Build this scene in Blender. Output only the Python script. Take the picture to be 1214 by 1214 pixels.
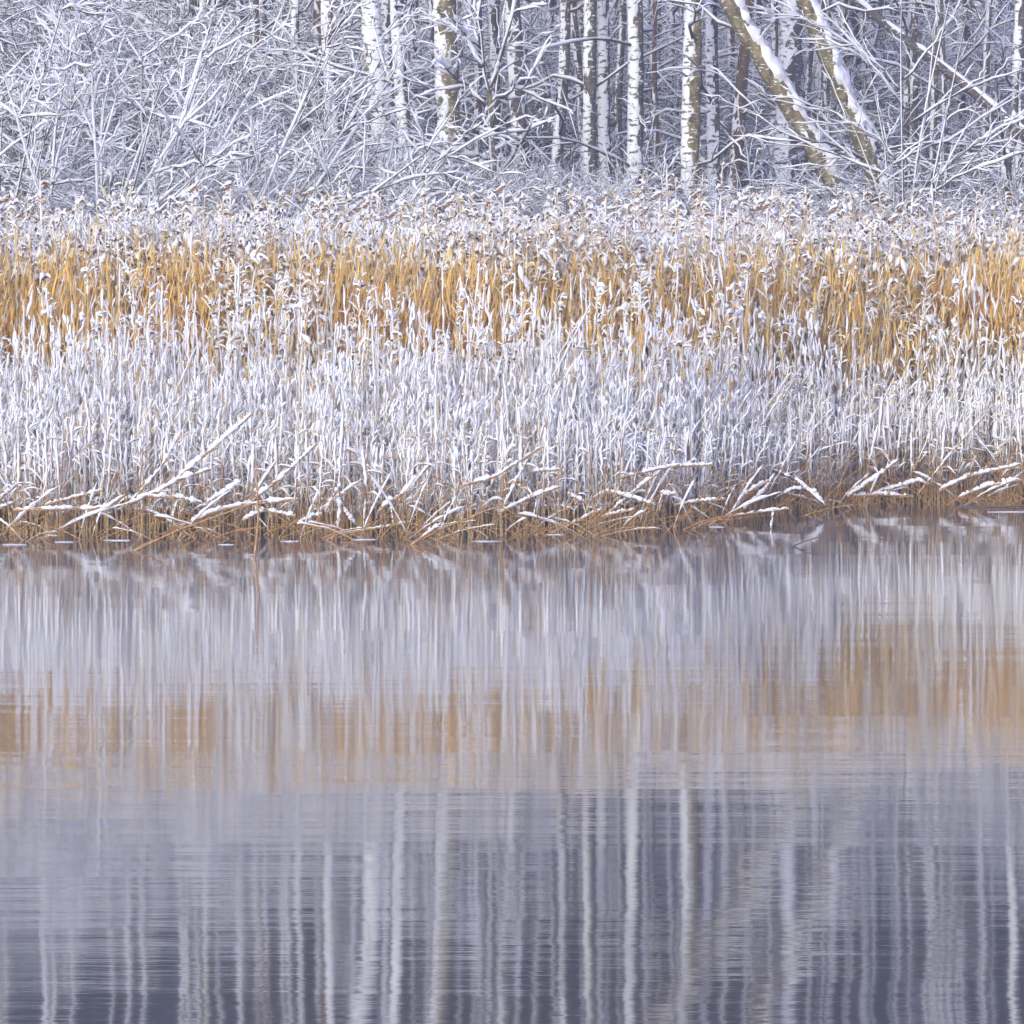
import bpy, math, random
import numpy as np
from mathutils import Vector

for o in list(bpy.data.objects):
    bpy.data.objects.remove(o)
sc = bpy.context.scene
COL = sc.collection
rng = np.random.default_rng(11)

# ------------------------------------------------------------------ camera
CAM_H, F, CX, HORIZON = 2.07, 4776.0, 607.0, 310.0     # metres, focal length in photo pixels
cd = bpy.data.cameras.new('camera')
cam = bpy.data.objects.new('camera', cd)
COL.objects.link(cam)
cam.location = (0, 0, CAM_H)
cam.rotation_euler = (math.pi / 2 - math.atan((607 - HORIZON) / F), 0, 0)
cd.sensor_width = 36
cd.lens = 36 * F / 1214
cd.clip_start = 0.5
cd.clip_end = 3000
sc.camera = cam

# ------------------------------------------------------------------ world, sun, exposure
SUN = Vector((-0.36, -0.80, 0.48)).normalized()
w = bpy.data.worlds.new('World')
sc.world = w
w.use_nodes = True
nt = w.node_tree
nt.nodes.clear()
sky = nt.nodes.new('ShaderNodeTexSky')
sky.sky_type = 'NISHITA'
sky.sun_disc = False
sky.sun_elevation = math.asin(SUN.z)
sky.sun_rotation = math.atan2(SUN.x, SUN.y) % (2 * math.pi)
sky.dust_density = 3.0
hs = nt.nodes.new('ShaderNodeHueSaturation')            # overcast: a paler, greyer sky than a clear one
hs.inputs['Saturation'].default_value = 1.4
hs.inputs['Hue'].default_value = 0.54
bg = nt.nodes.new('ShaderNodeBackground')
bg.inputs['Strength'].default_value = 0.15
wo = nt.nodes.new('ShaderNodeOutputWorld')
nt.links.new(sky.outputs[0], hs.inputs['Color'])
nt.links.new(hs.outputs[0], bg.inputs[0])
nt.links.new(bg.outputs[0], wo.inputs[0])
sl = bpy.data.lights.new('sun', 'SUN')
sl.energy = 0.95
sl.angle = math.radians(60)
sl.color = (1.0, 0.965, 0.96)
so = bpy.data.objects.new('sun', sl)
COL.objects.link(so)
so.rotation_euler = SUN.to_track_quat('Z', 'Y').to_euler()
so.location = (-30, -30, 40)
vs = sc.view_settings
vs.view_transform = 'Standard'
vs.look = 'None'
vs.gamma = 1
vs.exposure = 0.97
vs.use_white_balance = True                            # the camera's own white balance, set cool
vs.white_balance_temperature = 5720
vs.white_balance_tint = 14
try:
    vs.use_curve_mapping = False
except Exception:
    pass
sc.render.engine = 'CYCLES'
sc.cycles.diffuse_bounces = 6
sc.cycles.max_bounces = 8
sc.cycles.volume_bounces = 0

# ------------------------------------------------------------------ materials
def mat(name, rough=0.8):
    m = bpy.data.materials.new(name)
    m.use_nodes = True
    b = m.node_tree.nodes['Principled BSDF']
    b.inputs['Roughness'].default_value = rough
    return m, m.node_tree, b

def noise_color(m, stops, scale, mapping=(1, 1, 1), detail=4, rand=0.0):
    """colour ramp over a noise in object space"""
    t = m.node_tree
    b = t.nodes['Principled BSDF']
    tc = t.nodes.new('ShaderNodeTexCoord')
    mp = t.nodes.new('ShaderNodeMapping')
    mp.inputs['Scale'].default_value = mapping
    nz = t.nodes.new('ShaderNodeTexNoise')
    nz.inputs['Scale'].default_value = scale
    nz.inputs['Detail'].default_value = detail
    cr = t.nodes.new('ShaderNodeValToRGB')
    el = cr.color_ramp.elements
    while len(el) < len(stops):
        el.new(0.5)
    for e, (p, c) in zip(el, stops):
        e.position = p
        e.color = (*c, 1)
    t.links.new(tc.outputs['Object'], mp.inputs[0])
    t.links.new(mp.outputs[0], nz.inputs['Vector'])
    t.links.new(nz.outputs[0], cr.inputs[0])
    t.links.new(cr.outputs[0], b.inputs['Base Color'])
    return tc, nz, cr

def translucent(m, amount):
    """light that passes through thin blades and loose snow"""
    t = m.node_tree
    b = t.nodes['Principled BSDF']
    tr = t.nodes.new('ShaderNodeBsdfTranslucent')
    mx = t.nodes.new('ShaderNodeMixShader')
    mx.inputs[0].default_value = amount
    t.links.new(b.inputs['Base Color'].links[0].from_socket, tr.inputs['Color'])
    t.links.new(b.outputs[0], mx.inputs[1])
    t.links.new(tr.outputs[0], mx.inputs[2])
    t.links.new(mx.outputs[0], t.nodes['Material Output'].inputs['Surface'])

def add_bump(m, scale, strength, dist, mapping=(1, 1, 1)):
    t = m.node_tree
    tc = t.nodes.new('ShaderNodeTexCoord')
    mp = t.nodes.new('ShaderNodeMapping')
    mp.inputs['Scale'].default_value = mapping
    nz = t.nodes.new('ShaderNodeTexNoise')
    nz.inputs['Scale'].default_value = scale
    nz.inputs['Detail'].default_value = 5
    bu = t.nodes.new('ShaderNodeBump')
    bu.inputs['Strength'].default_value = strength
    bu.inputs['Distance'].default_value = dist
    t.links.new(tc.outputs['Object'], mp.inputs[0])
    t.links.new(mp.outputs[0], nz.inputs['Vector'])
    t.links.new(nz.outputs[0], bu.inputs['Height'])
    t.links.new(bu.outputs[0], t.nodes['Principled BSDF'].inputs['Normal'])

M = {}
m, t, b = mat('snow', 0.75)
noise_color(m, [(0.3, (0.84, 0.84, 0.86)), (0.7, (0.90, 0.90, 0.91))], 6)
add_bump(m, 60, 0.35, 0.01)
translucent(m, 0.14)
M['snow'] = m
# snow driven against a trunk, with dashes of bark showing through
m, t, b = mat('trunk_snow', 0.8)
noise_color(m, [(0.0, (0.10, 0.085, 0.075)), (0.39, (0.15, 0.125, 0.11)), (0.44, (0.76, 0.76, 0.78)), (0.7, (0.82, 0.82, 0.83))], 11, (1, 1, 2.6), 5)
add_bump(m, 40, 0.5, 0.012, (1, 1, 1.6))
M['trunk_snow'] = m
m, t, b = mat('dry_reed', 0.6)
noise_color(m, [(0.32, (0.72, 0.45, 0.11)), (0.5, (0.86, 0.60, 0.16)), (0.7, (0.90, 0.70, 0.28))], 3, (30, 30, 1.2), 2)
translucent(m, 0.35)
M['reed'] = m
m, t, b = mat('wet_reed', 0.45)
noise_color(m, [(0.3, (0.16, 0.075, 0.025)), (0.5, (0.33, 0.17, 0.05)), (0.7, (0.55, 0.33, 0.10))], 3, (25, 25, 2), 2)
M['wetreed'] = m
m, t, b = mat('reed_plume', 0.9)
noise_color(m, [(0.3, (0.16, 0.085, 0.045)), (0.7, (0.42, 0.23, 0.10))], 14)
translucent(m, 0.30)
M['plume'] = m

def bark(name, stops, fleck):
    """bark colour by noise, with flecks of rime caught in the fissures"""
    m, t, b = mat(name, 0.9)
    tc, nz, cr = noise_color(m, stops, 13, (1, 1, 0.55), 8)
    n2 = t.nodes.new('ShaderNodeTexNoise')
    n2.inputs['Scale'].default_value = 15
    n2.inputs['Detail'].default_value = 5
    n2.inputs['Roughness'].default_value = 0.65
    mp = t.nodes.new('ShaderNodeMapping')
    mp.inputs['Scale'].default_value = (1, 1, 3.2)
    r2 = t.nodes.new('ShaderNodeValToRGB')
    r2.color_ramp.elements[0].position = 1 - fleck
    r2.color_ramp.elements[1].position = 1.04 - fleck
    mx = t.nodes.new('ShaderNodeMixRGB')
    mx.inputs['Color2'].default_value = (0.82, 0.82, 0.85, 1)
    t.links.new(tc.outputs['Object'], mp.inputs[0])
    t.links.new(mp.outputs[0], n2.inputs['Vector'])
    t.links.new(n2.outputs[0], r2.inputs[0])
    t.links.new(r2.outputs[0], mx.inputs['Fac'])
    t.links.new(cr.outputs[0], mx.inputs['Color1'])
    t.links.new(mx.outputs[0], b.inputs['Base Color'])
    add_bump(m, 25, 0.9, 0.03, (1, 1, 0.4))
    return m
M['moss'] = bark('mossy_bark', [(0.3, (0.06, 0.05, 0.035)), (0.5, (0.17, 0.135, 0.065)), (0.7, (0.28, 0.23, 0.11))], 0.42)
M['dark'] = bark('dark_bark', [(0.3, (0.045, 0.04, 0.04)), (0.7, (0.14, 0.115, 0.10))], 0.41)
M['brown'] = bark('brown_bark', [(0.3, (0.07, 0.045, 0.03)), (0.7, (0.19, 0.12, 0.075))], 0.38)
m, t, b = mat('twig_bark', 0.85)
noise_color(m, [(0.3, (0.05, 0.042, 0.042)), (0.7, (0.14, 0.10, 0.085))], 4)
M['twig'] = m
m, t, b = mat('far_needles', 0.9)
noise_color(m, [(0.3, (0.025, 0.03, 0.032)), (0.7, (0.055, 0.06, 0.066))], 3)
M['needle'] = m
m, t, b = mat('ice', 0.25)
noise_color(m, [(0.3, (0.6, 0.62, 0.66)), (0.7, (0.8, 0.8, 0.84))], 20)
M['ice'] = m
m, t, b = mat('ground_snow', 0.85)
noise_color(m, [(0.3, (0.74, 0.74, 0.78)), (0.7, (0.84, 0.84, 0.86))], 1.5)
add_bump(m, 5, 0.5, 0.08)
M['ground'] = m

# calm lake water: dark body, mirror surface, fine ripples that lie across the view
m, t, b = mat('lake_water', 0.04)
b.inputs['Base Color'].default_value = (0.035, 0.04, 0.055, 1)
b.inputs['IOR'].default_value = 1.333
tc = t.nodes.new('ShaderNodeTexCoord')
prev = None
for scale, mp_s, strength, dist in ((1.0, (1.4, 9.0, 1), 1.0, 0.0008), (1.0, (0.35, 1.1, 1), 1.0, 0.0048), (1.0, (9, 45, 1), 1.0, 0.00018)):
    mp = t.nodes.new('ShaderNodeMapping')
    mp.inputs['Scale'].default_value = mp_s
    nz = t.nodes.new('ShaderNodeTexNoise')
    nz.inputs['Scale'].default_value = scale
    nz.inputs['Detail'].default_value = 2
    bu = t.nodes.new('ShaderNodeBump')
    bu.inputs['Strength'].default_value = strength
    bu.inputs['Distance'].default_value = dist
    t.links.new(tc.outputs['Object'], mp.inputs[0])
    t.links.new(mp.outputs[0], nz.inputs['Vector'])
    t.links.new(nz.outputs[0], bu.inputs['Height'])
    if prev:
        t.links.new(prev.outputs[0], bu.inputs['Normal'])
    prev = bu
t.links.new(prev.outputs[0], b.inputs['Normal'])
gl = t.nodes.new('ShaderNodeBsdfGlossy')                 # extra mirror layer added to brighten reflections beyond plain water
gl.inputs['Color'].default_value = (0.93, 0.93, 0.95, 1)
gl.inputs['Roughness'].default_value = 0.04
t.links.new(prev.outputs[0], gl.inputs['Normal'])
ms_ = t.nodes.new('ShaderNodeMixShader')
ms_.inputs[0].default_value = 0.42
t.links.new(b.outputs[0], ms_.inputs[1])
t.links.new(gl.outputs[0], ms_.inputs[2])
t.links.new(ms_.outputs[0], t.nodes['Material Output'].inputs['Surface'])
M['water'] = m

# ------------------------------------------------------------------ helpers
def P(px, py, D):
    """the world point at depth D that the photograph shows at pixel px, py"""
    return np.array([(px - CX) / F * D, D, CAM_H - (py - HORIZON) / F * D])

class MB:
    def __init__(s):
        s.v, s.q, s.m, s.n = [], [], [], 0
    def add(s, v, q, mi=0):
        s.v.append(v.reshape(-1, 3)); s.q.append(q + s.n); s.m.append(np.full(len(q), mi)); s.n += v.size // 3
    def tubes(s, Pn, R, S=3, mi=0):
        """many tubes at once: Pn (N,K,3) centre lines, R (N,K) radii, S sides"""
        Pn = np.asarray(Pn, float); R = np.asarray(R, float)
        if Pn.ndim == 2:
            Pn, R = Pn[None], R[None]
        N, K, _ = Pn.shape
        if N == 0:
            return
        T = np.gradient(Pn, axis=1)
        T /= np.linalg.norm(T, axis=2, keepdims=True) + 1e-9
        Tm = T.mean(axis=1)
        ref = np.where((np.abs(Tm[:, 2]) > 0.75)[:, None], np.array([0, 1.0, 0]), np.array([0, 0, 1.0]))[:, None, :]
        n = np.cross(T, np.broadcast_to(ref, T.shape)); n /= np.linalg.norm(n, axis=2, keepdims=True) + 1e-9
        bb = np.cross(T, n)
        a = np.arange(S) * 2 * np.pi / S + 0.4
        V = Pn[:, :, None, :] + R[:, :, None, None] * (np.cos(a)[None, None, :, None] * n[:, :, None, :] + np.sin(a)[None, None, :, None] * bb[:, :, None, :])
        idx = np.arange(N * K * S).reshape(N, K, S)
        nx = np.roll(idx, -1, axis=2)
        q = np.stack([idx[:, :-1], nx[:, :-1], nx[:, 1:], idx[:, 1:]], axis=-1).reshape(-1, 4)
        s.add(V, q, mi)
    def ribbons(s, Pn, W, side, mi=0):
        """flat leaf blades: centre lines (N,K,3), half widths (N,K), side vectors (N,3)"""
        N, K, _ = Pn.shape
        if N == 0:
            return
        V = np.stack([Pn - W[:, :, None] * side[:, None, :], Pn + W[:, :, None] * side[:, None, :]], axis=2)
        idx = np.arange(N * K * 2).reshape(N, K, 2)
        q = np.stack([idx[:, :-1, 0], idx[:, :-1, 1], idx[:, 1:, 1], idx[:, 1:, 0]], axis=-1).reshape(-1, 4)
        s.add(V, q, mi)
    def mesh(s, name, mats, smooth=True):
        v = np.concatenate(s.v).astype(np.float32); q = np.concatenate(s.q).astype(np.int32); mi = np.concatenate(s.m).astype(np.int32)
        me = bpy.data.meshes.new(name)
        me.vertices.add(len(v)); me.vertices.foreach_set('co', v.ravel())
        me.loops.add(q.size); me.loops.foreach_set('vertex_index', q.ravel())
        me.polygons.add(len(q))
        me.polygons.foreach_set('loop_start', np.arange(0, q.size, 4, dtype=np.int32))
        me.polygons.foreach_set('material_index', mi)
        me.polygons.foreach_set('use_smooth', np.full(len(q), smooth))
        for mm in mats:
            me.materials.append(mm)
        me.update(calc_edges=True)
        return me
    def build(s, name, mats, parent=None, smooth=True):
        return link(name, s.mesh(name, mats, smooth), parent)

def link(name, data, parent=None):
    o = bpy.data.objects.new(name, data)
    COL.objects.link(o)
    o.parent = parent
    return o

def tag(o, label=None, cat=None, group=None, kind=None):
    if label: o['label'] = label
    if cat: o['category'] = cat
    if group: o['group'] = group
    if kind: o['kind'] = kind
    return o

def thing(name, loc, label, cat, group=None):
    o = link(name, None)
    o.location = loc
    o.empty_display_size = 0.2
    return tag(o, label, cat, group)

def instanced(name, mats, variants, pos, rot, scl, var):
    """one stuff object: a few variant meshes and the points they grow on, joined by geometry nodes"""
    mb = MB(); vid = []
    for k, v in enumerate(variants):
        vv = np.concatenate(v.v); mb.m += v.m; mb.q += [q + mb.n for q in v.q]; mb.v.append(vv); mb.n += len(vv)
        vid.append(np.full(len(vv), k))
    nv = mb.n
    mb.v.append(np.asarray(pos, float))
    vid.append(1000 + np.asarray(var))
    me = mb.mesh(name, mats)
    def attr(nm, typ, field, data):
        a = me.attributes.new(nm, typ, 'POINT'); a.data.foreach_set(field, data.ravel())
    attr('vid', 'INT', 'value', np.concatenate(vid).astype(np.int32))
    attr('rot', 'FLOAT_VECTOR', 'vector', np.concatenate([np.zeros((nv, 3)), rot]).astype(np.float32))
    attr('scl', 'FLOAT_VECTOR', 'vector', np.concatenate([np.ones((nv, 3)), scl]).astype(np.float32))
    o = link(name, me)
    ng = bpy.data.node_groups.new(name + '_nodes', 'GeometryNodeTree')
    ng.interface.new_socket('Geometry', in_out='INPUT', socket_type='NodeSocketGeometry')
    ng.interface.new_socket('Geometry', in_out='OUTPUT', socket_type='NodeSocketGeometry')
    N, Lk = ng.nodes.new, ng.links.new
    gi, go = N('NodeGroupInput'), N('NodeGroupOutput')
    def named(nm, typ):
        n = N('GeometryNodeInputNamedAttribute'); n.data_type = typ; n.inputs['Name'].default_value = nm
        return n.outputs[0]
    a_id, a_rot, a_scl = named('vid', 'INT'), named('rot', 'FLOAT_VECTOR'), named('scl', 'FLOAT_VECTOR')
    jn = N('GeometryNodeJoinGeometry')
    def part(k):
        c = N('FunctionNodeCompare'); c.data_type = 'INT'; c.operation = 'EQUAL'
        ins = [i for i in c.inputs if i.type == 'INT']
        Lk(a_id, ins[0]); ins[1].default_value = k
        sp = N('GeometryNodeSeparateGeometry'); sp.domain = 'POINT'
        Lk(gi.outputs[0], sp.inputs['Geometry']); Lk(c.outputs[0], sp.inputs['Selection'])
        return sp.outputs[0]
    for k in range(len(variants)):
        ip = N('GeometryNodeInstanceOnPoints')
        Lk(part(1000 + k), ip.inputs['Points']); Lk(part(k), ip.inputs['Instance'])
        Lk(a_rot, ip.inputs['Rotation']); Lk(a_scl, ip.inputs['Scale'])
        Lk(ip.outputs[0], jn.inputs[0])
    Lk(jn.outputs[0], go.inputs[0])
    o.modifiers.new('grow', 'NODES').node_group = ng
    return o

def resample(pts, k):
    """smooth curve through the given points, k samples"""
    pts = np.asarray(pts, float)
    d = np.concatenate([[0], np.cumsum(np.linalg.norm(np.diff(pts, axis=0), axis=1))])
    u = np.linspace(0, d[-1], k)
    out = np.stack([np.interp(u, d, pts[:, i]) for i in range(3)], axis=1)
    for _ in range(2):
        if k > 4:
            out[1:-1] = 0.25 * out[:-2] + 0.5 * out[1:-1] + 0.25 * out[2:]
    return out

def smooth_noise(shape, passes, g):
    a = g.standard_normal(shape)
    for _ in range(passes):
        for ax in range(len(shape)):
            a = 0.25 * np.roll(a, 1, ax) + 0.5 * a + 0.25 * np.roll(a, -1, ax)
    return a / (a.std() + 1e-9)

def snow_line(Pn, R, s, g, lump=0.45):
    """snow lying along twigs: offset upward, lumpy, thin on steep stretches; s = depth of snow (scalar or (N,1))"""
    T = np.gradient(Pn, axis=1)
    T /= np.linalg.norm(T, axis=2, keepdims=True) + 1e-9
    hz = np.sqrt(np.clip(1 - T[:, :, 2] ** 2, 0, 1))
    rad = s * (0.40 + 0.60 * hz) * (1 + lump * g.uniform(-1, 1, R.shape)) * np.where(g.random(R.shape) < 0.12, 0.35, 1)
    rad[:, 0] *= 0.3
    rad[:, -1] *= 0.15
    C = Pn.copy()
    C[:, :, 2] += (R * 0.5 + rad * 0.75) * hz
    off = (R * 0.6 + rad * 0.5) * (1 - hz)
    C[:, :, 1] -= rad * 0.4 * hz
    C[:, :, 0] -= off * 0.85
    C[:, :, 1] -= off * 0.5
    return C, np.maximum(rad, 0.0008)

# shoreline: depth of the water's edge and of the tall reeds as the bank runs left to right
SX = [-9, -3.8, -2, 0, 0.6, 1.26, 2.0, 2.8, 3.6, 9]
SD = [30.2, 30.3, 30.3, 30.4, 30.7, 31.3, 32.9, 34.1, 34.4, 34.6]
def shore(x):
    return np.interp(x, SX, SD) + 0.10 * np.sin(np.asarray(x) * 2.3) + 0.06 * np.sin(np.asarray(x) * 6.1 + 1)
def tall_edge(x):
    return np.interp(x, [-9, 0, 0.8, 3.6, 9], [33.4, 33.5, 33.8, 35.7, 35.9])
def ground_z(D):
    return np.interp(D, [0, 30, 36, 38, 45, 60, 100, 400], [-1.2, -0.5, -0.25, 0.05, 0.35, 0.6, 1.2, 3.0])

# ------------------------------------------------------------------ setting: ground and water
gx = np.concatenate([[-900, -300, -100, -40], np.linspace(-20, 20, 41), [40, 100, 300, 900]])
gy = np.concatenate([[-300, -80, -20], np.linspace(0, 28, 8), np.linspace(30, 100, 71), [130, 200, 400, 1200]])
GX, GY = np.meshgrid(gx, gy)
GZ = ground_z(GY) + np.where((GY > 38) & (GY < 110), 0.06, 0) * smooth_noise(GX.shape, 1, rng)
gm = MB()
ii = np.arange(GX.size).reshape(GX.shape)
gm.add(np.stack([GX, GY, GZ], -1), np.stack([ii[:-1, :-1], ii[:-1, 1:], ii[1:, 1:], ii[1:, :-1]], -1).reshape(-1, 4))
tag(gm.build('ground', [M['ground']]), kind='structure')
wm = MB()
wm.add(np.array([[-900, -300, 0], [900, -300, 0], [900, 37.5, 0], [-900, 37.5, 0]], float), np.array([[0, 1, 2, 3]]))
tag(wm.build('water', [M['water']]), kind='structure')

# ------------------------------------------------------------------ trees
def make_tree(top, bot, wpx, D, bk, label, cover=0.5, sdir=(-0.93, -0.30, 0.12), thick=0.018, height=15.0, group=None,
              twigs=26, rings=230, name='birch_tree', seed=0, low=None):
    """top/bot: (px, py) of the trunk's middle at the frame's top and at the reeds; wpx its width there"""
    g = np.random.default_rng(seed + 1000)
    A, B = P(*bot, D), P(*top, D)
    d = (B - A) / (B[2] - A[2])
    gz = float(ground_z(D)) - 0.15
    base = A + d * (gz - A[2])
    base[1] += 0
    NT = 30 if group else 110
    zs = np.linspace(gz, height, NT)
    rel = zs - gz
    lim = B[2] + 4.5 - gz
    eff = np.where(rel < lim, rel, lim + (rel - lim) * 0.5)      # the lean eases higher up
    C = np.stack([base[0] + d[0] * eff, base[1] + d[1] * eff + 0 * zs, zs], 1)
    wob = smooth_noise((NT, 2), 3 if group else 30, g) * 0.018
    C[:, :2] += wob * np.clip(rel / 3, 0, 1)[:, None]
    r0 = wpx / F * D / 2
    R = r0 * np.interp(rel, [0, 0.35, 3, height], [1.35, 1.12, 1.0, 0.30])
    tr = thing(name, (float(base[0]), float(base[1]), gz), label, 'tree', group)
    L = np.array([base[0], base[1], gz])
    mb = MB(); mb.tubes(C - L, R * (1 + 0.035 * smooth_noise((NT,), 1, g)), 14 if not group else 10)
    mv = mb.v[0]; mv += g.normal(0, r0 * 0.05, mv.shape)
    mb.build('trunk', [M[bk]], tr)
    # wind-packed snow on one side: a shell that sinks below the bark where the bark is bare
    n_r, n_a = rings, 22
    zz = np.linspace(gz + 0.1, min(height, B[2] + 6.0), n_r)
    CC = np.stack([np.interp(zz, zs, C[:, i]) for i in range(3)], 1) - L
    RR = np.interp(zz, zs, R)
    T = np.gradient(CC, axis=0); T /= np.linalg.norm(T, axis=1, keepdims=True)
    s0 = np.array(sdir) / np.linalg.norm(sdir)
    e1 = s0 - T * (T @ s0)[:, None]; e1 /= np.linalg.norm(e1, axis=1, keepdims=True)
    e2 = np.cross(T, e1)
    an = np.linspace(-np.pi, np.pi, n_a, endpoint=False)
    cover = cover - 0.16 if cover > 0.44 else cover - 0.03
    fall = (np.cos(an)[None, :] - math.cos(math.pi * cover)) * 1.1
    nz = smooth_noise((n_r, n_a), 1, g) * 0.24 + smooth_noise((n_r, 1), 6, g) * 0.12 + smooth_noise((n_r, n_a), 4, g) * 0.16 + g.standard_normal((n_r, n_a)) * (0.30 if name == 'leaning_tree' else 0.17)
    h = np.clip(fall + nz, -0.6, 1.0)
    rad = RR[:, None] + thick * np.where(h > 0, 0.25 + 0.75 * h, h * 2.2 - 0.1)
    rad = np.maximum(rad, RR[:, None] * 0.8)
    V = CC[:, None, :] + rad[:, :, None] * (np.cos(an)[None, :, None] * e1[:, None, :] + np.sin(an)[None, :, None] * e2[:, None, :])
    ix = np.arange(n_r * n_a).reshape(n_r, n_a); nx = np.roll(ix, -1, 1)
    ms = MB(); ms.add(V, np.stack([ix[:-1], nx[:-1], nx[1:], ix[1:]], -1).reshape(-1, 4))
    ms.build('snow', [M['snow' if name == 'leaning_tree' else 'trunk_snow']], tr)
    # crown: limbs with side twigs, mostly above the frame (seen in the water)
    if twigs:
        z0 = np.concatenate([g.uniform(2.2, 5.5, twigs // 5), g.uniform(min(5.0, height * 0.6), height - 0.5, twigs - twigs // 5)])
        a = g.uniform(0, 2 * np.pi, twigs)
        Ls = g.uniform(0.6, 1.9, twigs)
        st = np.stack([np.interp(z0, zs, C[:, i]) for i in range(3)], 1) - L
        u = np.linspace(0, 1, 6)
        rise = g.uniform(0.1, 0.9, twigs)
        dirs = np.stack([np.cos(a), np.sin(a), rise], 1)
        PP = st[:, None, :] + dirs[:, None, :] * (u[None, :, None] * Ls[:, None, None])
        PP[:, :, 2] -= 0.25 * Ls[:, None] * u[None, :] ** 2
        PP[:, 1:] += g.normal(0, 0.04, PP[:, 1:].shape)
        RB = 0.016 * (1.1 - u)[None, :] * np.ones((twigs, 1))
        k = twigs * 5
        src = g.integers(0, twigs, k); pos = g.integers(1, 6, k)
        st2 = PP[src, pos]
        d2 = dirs[src] + g.normal(0, 0.6, (k, 3)); d2 /= np.linalg.norm(d2, axis=1, keepdims=True)
        u2 = np.linspace(0, 1, 4)
        P2 = st2[:, None, :] + d2[:, None, :] * (u2[None, :, None] * g.uniform(0.25, 0.8, k)[:, None, None])
        P2[:, :, 2] -= 0.12 * u2[None, :] ** 2
        R2 = 0.007 * (1.15 - u2)[None, :] * np.ones((k, 1))
        mc = MB(); mc.tubes(PP, RB, 4); mc.tubes(P2, R2, 3)
        cr = tag(mc.build('crown', [M['twig']], tr), kind='stuff')
        mn = MB()
        for a_, b_, s_ in ((PP, RB, 0.016), (P2, R2, 0.011)):
            sel = a_[:, 0, 2] < 4.9
            if sel.any():
                c_, r_ = snow_line(a_[sel], b_[sel], s_, g)
                mn.tubes(c_, r_, 4)
        if mn.v:
            tag(mn.build('snow', [M['snow']], cr), kind='stuff')
    return tr

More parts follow.
